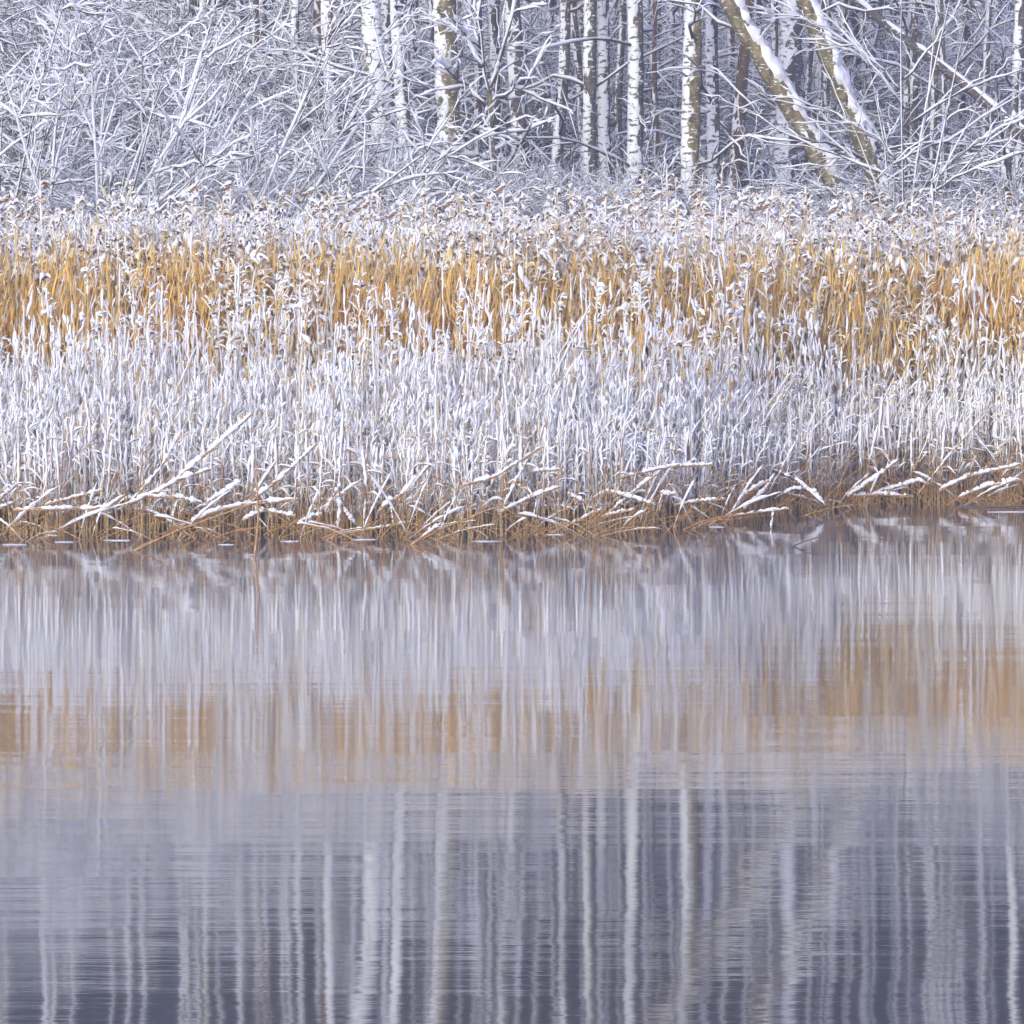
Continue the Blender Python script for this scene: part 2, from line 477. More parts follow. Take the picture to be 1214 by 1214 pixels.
LEFT = (-0.85, -0.5, 0.1)
trees = [
    # top px, bottom px, width, depth, bark, label, options
    ((438, 0), (456, 222), 24, 43, 'moss', 'stout snow-coated trunk with yellowish bark flecks on its left edge, left of centre', dict(cover=0.72, sdir=(0.3, -0.9, 0.1))),
    ((459, 0), (465, 225), 12, 45, 'dark', 'narrow dark-edged trunk close against the right side of the stout flecked trunk', dict(cover=0.55)),
    ((473, 0), (488, 232), 15, 42, 'dark', 'slim white trunk leaning slightly right, to the left of the thick mossy trunk', dict(cover=0.75)),
    ((527, 0), (535, 228), 27, 41, 'moss', 'thick mossy brown trunk with snow packed along its left side, behind the reeds near centre', dict(cover=0.34, thick=0.03)),
    ((585, 0), (588, 235), 11, 47, 'dark', 'dark thin trunk behind the small forked tree', dict(cover=0.35)),
    ((609, 0), (619, 240), 20, 44, 'dark', 'dark rough trunk just right of the small forked tree, snow flakes stuck in its bark', dict(cover=0.34)),
    ((670, 0), (659, 228), 12, 43, 'dark', 'slim trunk leaning left, white on its left and dark on its right', dict(cover=0.55)),
    ((677, 0), (693, 222), 9, 46, 'dark', 'thin dark trunk leaning right that crosses behind the left-leaning slim trunk', dict(cover=0.45)),
    ((703, 0), (703, 235), 15, 42.5, 'dark', 'straight trunk with a dark right edge, left one of a close pair', dict(cover=0.5)),
    ((716, 0), (723, 238), 13, 43.5, 'dark', 'straight mostly white trunk, right one of a close pair', dict(cover=0.74)),
    ((736, 0), (737, 245), 8, 48, 'dark', 'thin dark trunk between the white trunk pair and the birch with dark knots', dict(cover=0.25)),
    ((753, 0), (751, 245), 18, 42, 'dark', 'pale birch trunk with dark knots and dark right edge, right of the close pair', dict(cover=0.66)),
    ((797, 0), (796, 240), 7, 50, 'dark', 'thin trunk beside the straight moss-streaked trunk, on its left', dict(cover=0.6)),
    ((818, 0), (820, 246), 22, 41, 'moss', 'straight trunk white on its left half and olive with moss on its right half', dict(cover=0.52)),
    ((842, 0), (844, 252), 14, 41.5, 'dark', 'white trunk with dark flecks right beside the half mossy trunk', dict(cover=0.66)),
    ((889, 0), (862, 258), 14, 45, 'brown', 'dark reddish brown trunk leaning left behind the first leaning trunk', dict(cover=0.18)),
    ((938, 0), (928, 238), 28, 46, 'dark', 'broad white trunk standing straight behind the two leaning trunks', dict(cover=0.62)),
    ((966, 0), (968, 240), 13, 50, 'dark', 'pale trunk half hidden behind the second leaning trunk', dict(cover=0.7)),
    ((991, 0), (991, 240), 13, 52, 'dark', 'pale trunk just left of the dark trunk behind the twiggy bush', dict(cover=0.72)),
    ((1011, 0), (1013, 240), 13, 51, 'dark', 'dark snow-speckled trunk behind the left part of the twiggy bush', dict(cover=0.25)),
    ((1029, 0), (1027, 240), 13, 53, 'dark', 'grey trunk seen through the left twigs of the twiggy bush', dict(cover=0.55)),
    ((1085, 0), (1084, 245), 12, 52, 'dark', 'dark upright trunk seen through the right twigs of the twiggy bush', dict(cover=0.25)),
    ((1136, 0), (1140, 240), 14, 50, 'dark', 'trunk with snowy left and dark right side, right of the twiggy bush', dict(cover=0.5)),
    ((1166, 0), (1160, 240), 9, 55, 'dark', 'slender trunk between the snowy-sided trunk and the right edge', dict(cover=0.5)),
    ((1208, 0), (1207, 240), 13, 44, 'dark', 'snowy trunk cut by the right edge of the picture', dict(cover=0.6)),
    ((394, 0), (402, 228), 13, 44, 'dark', 'pale straight trunk rising from the right end of the snowy thicket', dict(cover=0.7)),
    ((383, 0), (388, 235), 17, 47, 'brown', 'dark brown trunk at the right end of the snowy thicket', dict(cover=0.14)),
    ((353, 0), (354, 240), 9, 46, 'dark', 'slim snowy trunk standing in the snowy thicket', dict(cover=0.7)),
    ((316, 0), (318, 240), 11, 47, 'dark', 'pale trunk in the snowy thicket with a brown trunk at its left', dict(cover=0.72)),
    ((306, 0), (305, 240), 8, 46, 'brown', 'brown bare trunk in the snowy thicket', dict(cover=0.15)),
    ((287, 0), (292, 240), 9, 49, 'dark', 'grey trunk in the snowy thicket left of the brown one', dict(cover=0.55)),
    ((230, 0), (226, 240), 9, 50, 'dark', 'dark trunk deep in the left half of the snowy thicket', dict(cover=0.3)),
    ((246, 0), (248, 240), 12, 52, 'moss', 'mossy trunk deep in the left half of the snowy thicket', dict(cover=0.4)),
]
for i, (tp, bt, wp, D, bk, lab, kw) in enumerate(trees):
    make_tree(tp, bt, wp, D, bk, lab, seed=i, **kw)
# the two trunks that lean left over the water, thick snow on their upper side, and the dark one lying at the right
make_tree((857, 0), (996, 232), 23, 40.5, 'moss', 'first of two leaning olive trunks, tilted most, thick snow along its top',
          cover=0.31, sdir=(0.75, -0.12, 0.6), thick=0.07, seed=70, rings=260, name='leaning_tree', height=11)
make_tree((950, 0), (1050, 245), 21, 40, 'moss', 'olive trunk leaning to the left with snow on its right side, beside the twiggy bush',
          cover=0.29, sdir=(0.8, -0.12, 0.55), thick=0.06, seed=71, rings=260, name='leaning_tree', height=11)
make_tree((1200, 150), (1193, 240), 12, 41, 'dark', 'short dark leaning trunk at the right edge above the reeds',
          cover=0.2, seed=72, rings=120, name='birch_tree', height=4.0, twigs=6)

def far_trunks():
    k = 0
    g = np.random.default_rng(5)
    for px in np.linspace(-70, 1284, 52):
        px = px + g.uniform(-12, 12)
        D = g.uniform(54, 74)
        make_tree((px + g.normal(0, 5), 0), (px, 240), g.uniform(6, 13), D, g.choice(['dark', 'dark', 'moss']),
                  'thin snow-dusted trunk far back in the wood', cover=g.uniform(0.35, 0.7), twigs=16, rings=90,
                  group='far trunks in the wood', seed=200 + k, height=16)
        k += 1
far_trunks()

def thin_trunks():
    g = np.random.default_rng(6)
    for k, px in enumerate(np.linspace(425, 1205, 40)):
        px = px + g.uniform(-9, 9)
        make_tree((px + g.normal(0, 7), 0), (px, 240), g.uniform(5, 9), g.uniform(46, 54), g.choice(['dark', 'dark', 'brown']),
                  'thin dark snow-speckled trunk standing among the stouter ones', cover=g.uniform(0.16, 0.36), twigs=14, rings=120,
                  group='thin dark trunks in the wood', seed=400 + k, height=13)
thin_trunks()

# fallen dark trunk hanging across the right background
def fallen_trunk():
    a, b_ = P(1062, 42, 44), P(1208, 156, 43)
    C = resample([a + (a - b_) * 0.5, a, 0.5 * (a + b_) + np.array([0, 0, 0.03]), b_, b_ + (b_ - a) * 0.5], 24)
    L = C[-1].copy()
    o = thing('fallen_tree', tuple(L), 'dark fallen trunk slanting down to the right behind the twiggy bush, snow along its top', 'fallen tree')
    R = np.linspace(0.045, 0.075, 24)
    mb = MB(); mb.tubes(C - L, R, 10); mb.build('trunk', [M['dark']], o)
    g = np.random.default_rng(3)
    c, r = snow_line((C - L)[None], R[None], 0.032, g, 0.35)
    ms = MB(); ms.tubes(c, r, 8); ms.build('snow', [M['snow']], o)
fallen_trunk()

# ------------------------------------------------------------------ bushes
def make_bush(base, stems, label, g, name='shrub', side=9, sub=3, snow=0.016, r0=0.013, spread=0.65, cat='bush', group=None, twl=(0.35, 0.9), main=None, leaves=0):
    """stems: list of polylines in world space; every stem is a part with its own twigs and its own snow"""
    L = np.array(base, float)
    o = thing(name, tuple(L), label, cat, group)
    for si, pts in enumerate(stems):
        K = 9
        C = resample(pts, K) - L
        C[1:-1] += g.normal(0, 0.015, (K - 2, 3))
        ln = np.linalg.norm(np.diff(C, axis=0), axis=1).sum()
        rr = r0 * g.uniform(0.8, 1.2) * (1.0 if main is None or si == 0 else main)
        R = rr * np.linspace(1.15, 0.35 if main is None or si else 0.7, K)
        mb, ms = MB(), MB()
        mb.tubes(C, R, 5)
        c, r = snow_line(C[None], R[None], snow * 1.15, g); ms.tubes(c, r, 5)
        T = np.gradient(C, axis=0); T /= np.linalg.norm(T, axis=1, keepdims=True)
        n = side
        pos = g.integers(2, K, n)
        d = T[pos] + g.normal(0, spread, (n, 3)) * np.array([1, 0.7, 0.7]); d /= np.linalg.norm(d, axis=1, keepdims=True)
        u = np.linspace(0, 1, 6)
        lens = g.uniform(*twl, n)
        P1 = C[pos][:, None, :] + d[:, None, :] * (u[None, :, None] * lens[:, None, None])
        P1[:, :, 2] += (g.uniform(-0.22, 0.10, n) * lens)[:, None] * u[None, :] ** 2
        P1[:, 1:] += g.normal(0, 0.011, P1[:, 1:].shape)
        R1 = rr * 0.5 * np.linspace(1, 0.35, 6)[None, :] * np.ones((n, 1))
        mb.tubes(P1, R1, 4)
        c, r = snow_line(P1, R1, snow * 0.75, g, 0.6); ms.tubes(c, r, 4)
        k = n * sub
        if k:
            s_ = g.integers(0, n, k); p_ = g.integers(1, 6, k)
            d2 = d[s_] + g.normal(0, 0.6, (k, 3)); d2 /= np.linalg.norm(d2, axis=1, keepdims=True)
            u2 = np.linspace(0, 1, 4)
            P2 = P1[s_, p_][:, None, :] + d2[:, None, :] * (u2[None, :, None] * g.uniform(0.07, 0.32, k)[:, None, None])
            P2[:, :, 2] -= 0.03 * u2[None, :] ** 2
            P2[:, 1:] += g.normal(0, 0.014, P2[:, 1:].shape)
            R2 = rr * 0.3 * np.linspace(1, 0.4, 4)[None, :] * np.ones((k, 1))
            mb.tubes(P2, R2, 3)
            c, r = snow_line(P2, R2, snow * 0.55, g, 0.6); ms.tubes(c, r, 4)
        if leaves:
            k = leaves
            s_ = g.integers(0, n, k); p_ = g.integers(1, 6, k)
            aa = g.uniform(0, 6.28, k); u2 = np.linspace(0, 1, 3)
            dl = np.stack([np.cos(aa), np.sin(aa), g.uniform(-1.5, 0.2, k)], 1)
            PL = P1[s_, p_][:, None, :] + dl[:, None, :] * (u2[None, :, None] * g.uniform(0.03, 0.06, k)[:, None, None])
            mb.ribbons(PL, np.array([0.004, 0.014, 0.002])[None, :] * np.ones((k, 1)), np.stack([-np.sin(aa), np.cos(aa), 0.4 + 0 * aa], 1), 1)
        st = mb.build('stem', [M['twig'], M['plume']], o)
        tag(ms.build('snow', [M['snow']], st), kind='stuff')
    return o

g = np.random.default_rng(21)
left_bushes = [
    (-20, 39.5, 'snow-laden bush cut by the left edge of the picture', 0.25),
    (45, 38.6, 'snow-laden bush of dark upright stems second from the left edge', 0.35),
    (110, 40.5, 'tall snow-laden bush of fanning stems in the left part of the thicket', 0.45),
    (165, 38.8, 'snow-laden bush leaning right in the middle of the left thicket', 0.6),
    (215, 40.0, 'snow-laden bush with crossing stems, just right of the thicket middle', 0.55),
    (265, 38.7, 'low bush bowed over by snow in front of the brown trunk', 0.8),
    (325, 39.8, 'low snow-loaded bush near the right end of the thicket', 0.75),
    (385, 39.0, 'small snow-buried bush at the right end of the thicket, by the dark brown trunk', 0.8),
]
for i, (px, D, lab, lean) in enumerate(left_bushes):
    D -= 0.8
    base = P(px, 300, D); base[2] = float(ground_z(D)) - 0.05
    stems = []
    big = px < 250
    for k in range(25 if big else 17):
        ln = g.uniform(2.6, 4.6) if big else g.uniform(1.6, 3.1)
        a = g.normal(lean * 0.75, 0.42)
        dy = g.normal(0, 0.22)
        b0 = base + np.array([g.normal(0, 0.3), g.normal(0, 0.3), 0])
        v = np.array([math.sin(a), dy, math.cos(a)])
        droop = g.uniform(-0.1, 0.9) * lean * (0.5 if big else 1)
        stems.append([b0, b0 + v * ln * 0.5, b0 + v * ln + np.array([0.15 * ln * lean, 0, -droop * 0.4 * ln])])
    make_bush(base, stems, lab, g, side=15, sub=6, snow=0.0175, r0=0.013, leaves=9)

# small forked tree near the centre, drawn limb by limb
def small_tree():
    D = 39.3
    limbs = [[(592, 262), (590, 240), (585, 200), (580, 165), (579, 125), (580, 105)],
             [(580, 110), (572, 80), (568, 40), (572, 0), (566, -60)], [(580, 108), (590, 80), (603, 45), (612, 0), (618, -50)],
             [(577, 125), (556, 103), (537, 92), (517, 76)], [(583, 128), (600, 112), (622, 104)],
             [(582, 190), (560, 182), (534, 180)], [(584, 205), (566, 196), (548, 200)], [(588, 225), (612, 180), (628, 150)],
             [(579, 150), (566, 160), (556, 150)], [(573, 80), (560, 60), (548, 30)], [(570, 60), (555, 50), (538, 20)]]
    base = P(592, 262, D); base[2] = 0.05
    gg = np.random.default_rng(8)
    stems = []
    for j, l in enumerate(limbs):
        s_ = [P(x, y, D + gg.normal(0, 0.04) * (j > 0) + (0.35 * gg.normal() if (j > 0 and q == len(l) - 1) else 0)) for q, (x, y) in enumerate(l)]
        if j == 0:
            s_ = [base] + s_
        stems.append(s_)
    o = make_bush(base, stems, 'small forked tree with mossy stem and snow-laden limbs in front of the dark rough trunk', gg, name='small_tree', side=6, sub=3,
                  snow=0.021, r0=0.034, spread=0.7, cat='tree', twl=(0.25, 0.6), main=0.45)
    o.children[0].data.materials[0] = M['moss']
small_tree()

def twiggy_bush():
    D = 39.0
    limbs = [[(1070, 285), (1068, 180), (1068, 80), (1067, -40)], [(1074, 285), (1078, 190), (1100, 90), (1128, -20)], [(1066, 285), (1050, 190), (1035, 120), (1018, 40)],
             [(1069, 112), (1040, 75), (1000, 52), (958, 25)], [(1070, 130), (1045, 90), (1020, 60), (985, 30)], [(1070, 95), (1100, 60), (1120, 30), (1140, 0)],
             [(1072, 150), (1110, 125), (1160, 100), (1214, 82)], [(1073, 185), (1120, 170), (1170, 135), (1220, 105)], [(1074, 245), (1100, 212), (1130, 190), (1180, 155), (1225, 135)],
             [(1066, 215), (1030, 200), (985, 185), (940, 165), (875, 130)], [(1066, 200), (1040, 165), (1010, 150), (980, 130)], [(1075, 260), (1092, 150), (1110, 60), (1112, -20)],
             [(1085, 240), (1140, 205), (1214, 180)], [(1060, 240), (1010, 230), (950, 226)], [(1058, 265), (1025, 170), (1005, 150), (990, 110)],
             [(1090, 270), (1105, 205), (1130, 100), (1145, 10)]]
    base = P(1070, 285, D); base[2] = 0.02
    gg = np.random.default_rng(9)
    stems = []
    for j, l in enumerate(limbs):
        off = gg.normal(0, 0.12)
        s_ = [P(x, y, D + off * (q > 0)) for q, (x, y) in enumerate(l)]
        if l[0][1] > 255:
            s_ = [base + np.array([gg.normal(0, .06), gg.normal(0, .06), 0])] + s_
        stems.append(s_)
    make_bush(base, stems, 'twiggy bush of thin dark stems with radiating snow-lined branches, right of the leaning trunks', gg, name='shrub',
              side=9, sub=2, snow=0.0125, r0=0.011, spread=0.5)
twiggy_bush()

def mid_saplings():
    gg = np.random.default_rng(14)
    for px, D, lab, n in ((525, 42.5, 'thin dark sapling with bare twigs in front of the thick mossy trunk', 4), (640, 41, 'low twiggy bush between the dark rough trunk and the left-leaning trunk', 8),
                          (690, 40, 'snow-loaded low bush bowed to the right in front of the close pair of trunks', 8), (775, 42, 'bush of fine twigs between the pale birch and the half mossy trunk', 9),
                          (880, 40, 'tangle of dark twigs below the first leaning trunk', 9), (1165, 40.5, 'snowy bush between the twiggy bush and the right edge', 10),
                          (1225, 39.5, 'snowy bush cut by the right edge of the picture', 9), (480, 40, 'snowy twigs bowed right below the slim white trunk', 7)):
        base = P(px, 300, D); base[2] = float(ground_z(D)) - 0.05
        stems = []
        for k in range(n):
            ln = gg.uniform(1.6, 3.6); a = gg.normal(0.1, 0.55)
            v = np.array([math.sin(a), gg.normal(0, 0.2), math.cos(a)])
            b0 = base + np.array([gg.normal(0, 0.2), gg.normal(0, 0.2), 0])
            stems.append([b0, b0 + v * ln * 0.5, b0 + v * ln + np.array([0, 0, -gg.uniform(0, 0.2) * ln])])
        make_bush(base, stems, lab, gg, side=9, sub=3, snow=0.012, r0=0.010)
mid_saplings()

# ------------------------------------------------------------------ undergrowth and far wood (stuff)
def thicket():
    g = np.random.default_rng(31)
    vs_ = []
    for v in range(7):
        mb = MB()
        N = 120
        st = np.stack([g.uniform(-1.2, 1.2, N), g.uniform(-0.8, 0.8, N), g.uniform(-1.1, 1.1, N)], 1)
        a = np.where(g.random(N) < 0.62, g.normal(0.3, 0.35, N), g.normal(1.2, 0.22, N))
        sgn = np.where(g.random(N) < 0.5, -1, 1)
        ln = g.uniform(0.5, 1.7, N)
        u = np.linspace(0, 1, 8)
        d = np.stack([np.cos(a) * sgn, g.normal(0, 0.4, N), np.sin(a)], 1)
        PP = st[:, None, :] + d[:, None, :] * (u[None, :, None] - 0.5) * ln[:, None, None]
        PP[:, :, 2] -= (g.uniform(-0.15, 0.3, N) * ln)[:, None] * (u[None, :] ** 2)
        PP += g.normal(0, 0.022, PP.shape)
        R = g.uniform(0.0035, 0.009, N)[:, None] * np.linspace(1, 0.4, 8)[None, :]
        mb.tubes(PP, R, 3, 0)
        c, r = snow_line(PP, R, g.uniform(0.006, 0.0125, N)[:, None], g, 0.6)
        mb.tubes(c, r, 3, 1)
        k = 520
        s_ = g.integers(0, N, k); p_ = g.integers(1, 8, k)
        d2 = d[s_] + g.normal(0, 0.75, (k, 3)); d2 /= np.linalg.norm(d2, axis=1, keepdims=True)
        u2 = np.linspace(0, 1, 4)
        P2 = PP[s_, p_][:, None, :] + d2[:, None, :] * u2[None, :, None] * g.uniform(0.1, 0.42, k)[:, None, None]
        P2 += g.normal(0, 0.01, P2.shape)
        R2 = np.full((k, 4), 0.0036); R2[:, -1] = 0.0015
        mb.tubes(P2, R2, 3, 0)
        c, r = snow_line(P2, R2, g.uniform(0.004, 0.010, k)[:, None], g, 0.6)
        mb.tubes(c, r, 3, 1)
        vs_.append(mb)
    n = 600
    D = np.where(g.random(n) < 0.1, g.uniform(43, 47, n), 48 + 28 * g.random(n))
    x = g.uniform(-0.165, 0.165, n) * D
    z = ground_z(D) + 0.3 + g.random(n) ** 1.1 * np.where(D < 47.5, 1.6, np.interp(D, [48, 76], [3.4, 4.8]))
    xl = g.uniform(-0.16, -0.035, 80); Dl = g.uniform(42, 47.5, 80)          # the dense corner on the left
    x = np.concatenate([x, xl * Dl]); D = np.concatenate([D, Dl]); z = np.concatenate([z, ground_z(Dl) + 0.3 + g.random(80) * np.interp(xl, [-0.16, -0.08, -0.035], [4.6, 3.6, 1.6])])
    n += 80
    xf = g.uniform(-0.15, 0.15, 130); Df = g.uniform(37.6, 39.8, 130)            # snowy sprigs among and behind the reed tops
    x = np.concatenate([x, xf * Df]); D = np.concatenate([D, Df]); z = np.concatenate([z, g.uniform(1.4, 2.25, 130)])
    n += 130
    rot = np.stack([g.normal(0, 0.12, n), g.normal(0, 0.15, n), np.where(g.random(n) < 0.5, 0, np.pi) + g.normal(0, 0.5, n)], 1)
    sc_ = (g.uniform(0.8, 1.25, n) * np.where(D < 40, 0.55, 1))[:, None] * np.ones((1, 3))
    o = instanced('undergrowth', [M['twig'], M['snow']], vs_, np.stack([x, D, z], 1), rot, sc_, g.integers(0, 7, n))
    tag(o, 'tangle of fine snow-covered twigs filling the wood between the trunks', 'undergrowth', kind='stuff')
thicket()

def far_wood():
    g = np.random.default_rng(41)
    mb = MB()
    T = 96
    D = g.uniform(78, 108, T); x = np.linspace(-24, 24, T) * (D / 90) + g.normal(0, 0.5, T)
    H = g.uniform(19, 27, T)
    z0 = ground_z(D)
    C = np.stack([np.stack([x, D, z0], 1), np.stack([x, D, H * 0.5], 1), np.stack([x, D, H], 1)], 1)
    mb.tubes(C, np.stack([np.full(T, .22), np.full(T, .14), np.full(T, .02)], 1), 6, 0)
    n = 330
    ti = np.repeat(np.arange(T), n)
    f = g.uniform(0.03, 1, T * n)
    z = z0[ti] + f * (H - z0)[ti]
    a = g.uniform(0, 2 * np.pi, T * n)
    ln = (1 - f) * 2.6 + 0.5
    ln *= g.uniform(0.6, 1.2, T * n)
    u = np.linspace(0, 1, 4)
    d = np.stack([np.cos(a), np.sin(a), g.uniform(-0.5, 0.1, T * n)], 1)
    PP = np.stack([x[ti], D[ti], z], 1)[:, None, :] + d[:, None, :] * (u[None, :, None] * ln[:, None, None])
    PP[:, :, 2] -= 0.2 * ln[:, None] * u[None, :] ** 2
    W = g.uniform(0.16, 0.34, T * n)[:, None] * np.array([0.5, 1.0, 0.8, 0.1])[None, :]
    side = np.stack([-np.sin(a), np.cos(a), g.normal(0, 0.9, T * n)], 1)
    mb.ribbons(PP, W, side, 1)
    sel = (g.random(T * n) < np.interp(z, [2, 6, 9], [0.9, 0.5, 0.07]))
    Q = PP[sel].copy(); Q[:, :, 2] += 0.05
    mb.ribbons(Q, W[sel] * 0.55, side[sel], 2)
    tag(mb.build('far_wood', [M['dark'], M['needle'], M['snow']]), 'dark conifer wood closing the view far behind the trunks', 'wood', kind='stuff')
far_wood()

# ------------------------------------------------------------------ reeds
XW = (-5.6, 6.2)
def stem_lines(x, D, H, lean, ly, K, g, bend=0.0):
    u = np.linspace(0, 1, K)
    z = -0.06 + (H + 0.06)[:, None] * u[None, :]
    P_ = np.stack([x[:, None] + lean[:, None] * z + bend * (u[None, :] ** 3), D[:, None] + ly[:, None] * z, z], -1)
    P_[:, 1:-1, 0] += g.normal(0, 0.004, (len(x), K - 2))
    return P_

def stem_snow(mb, x, D, H, lean, ly, g, zlo, mi, keep, rmin, rmax, K=11):
    """wind-blown snow stuck to the stems, in lumps"""
    C = stem_lines(x, D, H, lean, ly, K, g)
    z = C[:, :, 2]
    lump = g.uniform(0, 1, z.shape) ** 1.4
    r = rmin + (rmax - rmin) * lump
    r *= np.clip((z - zlo[:, None]) / 0.28, 0, 1)
    r *= (g.random(z.shape) < keep(z))
    C[:, :, 0] -= 0.25 * r + 0.002
    C[:, :, 1] -= 0.6 * r + 0.002
    r[:, -1] *= 0.6
    mb.tubes(C, np.maximum(r, 0.0008), 4, mi)

def leaf_bits(mb, x, D, z, g, ln, n, mi_leaf, mi_snow, snow_r, snow_p=0.75, droop=0.35, rise=(0.1, 0.9), leaf_w=0.007):
    """leaf blades that arch off the stems, most with snow lying on them"""
    a = np.where(g.random(n) < 0.62, g.normal(0, 0.7, n), g.normal(np.pi, 0.7, n))
    u = np.linspace(0, 1, 5)
    L = g.uniform(*ln, n)
    d = np.stack([np.cos(a), np.sin(a), g.uniform(*rise, n)], 1)
    PP = np.stack([x, D, z], 1)[:, None, :] + d[:, None, :] * (u[None, :, None] * L[:, None, None])
    PP[:, :, 2] -= (g.uniform(0.5, 2.4, n) * droop * L)[:, None] * u[None, :] ** 2
    W = leaf_w * np.array([0.6, 1, 0.9, 0.6, 0.1])[None, :] * g.uniform(0.7, 1.3, n)[:, None]
    side = np.stack([-np.sin(a) * 0.8, np.cos(a) * 0.8, g.normal(0, 0.6, n)], 1)
    mb.ribbons(PP, W, side, mi_leaf)
    sel = g.random(n) < snow_p
    m_ = sel.sum()
    c, r = snow_line(PP[sel], np.full((m_, 5), 0.003), g.uniform(*snow_r, m_)[:, None], g, 0.4)
    mb.tubes(c, r, 4, mi_snow)

REED_MATS = [M['reed'], M['wetreed'], M['plume'], M['snow']]
keep_low = lambda z: np.interp(z, [0.1, 0.45, 1.6], [0.6, 0.93, 0.93])
keep_tall = lambda z: np.interp(z, [0.4, 1.05, 1.3, 1.95, 2.2], [0.92, 0.92, 0.42, 0.24, 0.5])

def low_variant(H, g, front):
    mb = MB(); z0 = np.zeros(1); Ha = np.array([H])
    C = stem_lines(z0, z0, Ha, z0, z0, 6, g)
    mb.tubes(C, g.uniform(0.003, 0.0052) * np.array([[1.1, 1, 1, .9, .8, .6]]), 4, 1 if front else 0)
    zlo = g.uniform(0.24, 0.46) if front else g.uniform(0.0, 0.14)
    if front or g.random() < 0.93:
        stem_snow(mb, z0, z0, Ha, z0, z0, g, np.array([zlo]), 3, keep_low, 0.0055, 0.0130, int(14 + 16 * H))
    k = g.integers(7, 14)
    zz = g.uniform(0.30 if front else 0.10, 1.0, k) * H
    leaf_bits(mb, np.zeros(k), np.zeros(k), zz, g, (0.02, 0.07), k, 0, 3, (0.0045, 0.0105), 0.95, 0.25, (0.1, 2.6))
    return mb

def tall_variant(H, g):
    mb = MB(); z0 = np.zeros(1); Ha = np.array([H])
    C = stem_lines(z0, z0, Ha, z0, z0, 6, g)
    mb.tubes(C, g.uniform(0.0038, 0.0072) * np.array([[1.1, 1, 1, 1, .9, .6]]), 4, 0)
    stem_snow(mb, z0, z0, Ha, z0, z0, g, np.array([g.uniform(0.2, 0.5)]), 3, keep_tall, 0.003, 0.0145, 26)
    for lo, hi, k, sp, sr, ln in ((0.2, 0.56, 5, 0.9, (0.005, 0.012), (0.03, 0.13)), (0.55, 0.86, g.integers(1, 4), 0.10, (0.006, 0.013), (0.03, 0.11)), (0.82, 1.0, g.integers(6, 11), 0.88, (0.004, 0.011), (0.03, 0.10))):
        zz = g.uniform(lo, hi, k) * H
        leaf_bits(mb, np.zeros(k), np.zeros(k), zz, g, ln, k, 0, 3, sr, sp, 0.45, (0.3, 2.2), 0.009)
    k = 7                                                  # withered blades still sheathing the stem
    zz = g.uniform(0.5, 0.78, k) * H
    leaf_bits(mb, np.zeros(k), np.zeros(k), zz, g, (0.02, 0.06), k, 0, 3, (0.005, 0.010), 0.20, 0.12, (2.4, 5.0), 0.009)
    # nodding plume made of a few brown tassels with snow caught on them
    tip = C[0, -1]
    a0 = g.normal(0, 0.8) if g.random() < 0.65 else g.normal(np.pi, 0.8)
    m_ = g.integers(3, 7)
    a = a0 + g.normal(0, 0.7, m_)
    L = g.uniform(0.04, 0.13, m_)
    u = np.linspace(0, 1, 6)
    out = g.uniform(0.2, 1.0, m_)
    PP = tip[None, None, :] + np.stack([np.cos(a), np.sin(a), 0 * a], 1)[:, None, :] * (out * L)[:, None, None] * (u[None, :, None] ** 1.4)
    PP[:, :, 2] += L[:, None] * (u[None, :] * 0.9 - (0.2 + 0.95 * out)[:, None] * u[None, :] ** 2) - (g.uniform(0, 1, m_) ** 2 * 0.34)[:, None]
    PP[:, 1:] += g.normal(0, 0.006, PP[:, 1:].shape)
    Rp = 0.0085 * np.array([0.4, 0.9, 1.2, 1.0, 0.7, 0.1])[None, :] * g.uniform(0.6, 1.4, m_)[:, None]
    mb.tubes(PP, Rp, 4, 2)
    sel = g.random(m_) < 0.90
    if sel.any():
        c, r = snow_line(PP[sel], Rp[sel], g.uniform(0.006, 0.016, sel.sum())[:, None], g, 0.7)
        mb.tubes(c, r, 5, 3)
    q = g.integers(0, 4)                                   # clods of snow lodged in the head and the upper leaves
    for _ in range(q):
        l_ = g.uniform(0.04, 0.11); a_ = g.normal(0, 0.9)
        c0 = np.array([tip[0] + g.normal(0, 0.05), g.normal(-0.02, 0.04), tip[2] - g.random() ** 1.3 * 0.42])
        e_ = np.array([math.cos(a_) * 0.8, 0.3 * g.normal(), -0.5 + 0.6 * g.normal()]) * l_
        cc = c0[None] + e_[None] * np.linspace(-0.5, 0.5, 6)[:, None] + g.normal(0, 0.005, (6, 3))
        mb.tubes(cc, g.uniform(0.010, 0.026) * np.array([0.15, 0.75, 1.0, 0.95, 0.7, 0.1]) * g.uniform(0.8, 1.2, 6), 6, 3)
    return mb

def snow_tuft(g):
    """snow caught in a tangle of broken litter: upright flakes and clods"""
    mb = MB(); n = 24
    c0 = np.stack([g.normal(0, 0.09, n), g.normal(0, 0.07, n), g.uniform(0.05, 0.80, n)], 1)
    e_ = np.stack([g.normal(0.1, 0.35, n), g.normal(0, 0.3, n), np.ones(n)], 1)
    e_ *= (g.uniform(0.03, 0.12, n) / np.linalg.norm(e_, axis=1))[:, None]
    PP = c0[:, None, :] + e_[:, None, :] * np.linspace(-0.5, 0.5, 5)[None, :, None] + g.normal(0, 0.004, (n, 5, 3))
    mb.tubes(PP, g.uniform(0.006, 0.0125, n)[:, None] * np.array([0.15, 0.85, 1.0, 0.8, 0.1])[None] * g.uniform(0.75, 1.25, (n, 5)), 5, 3)
    return mb

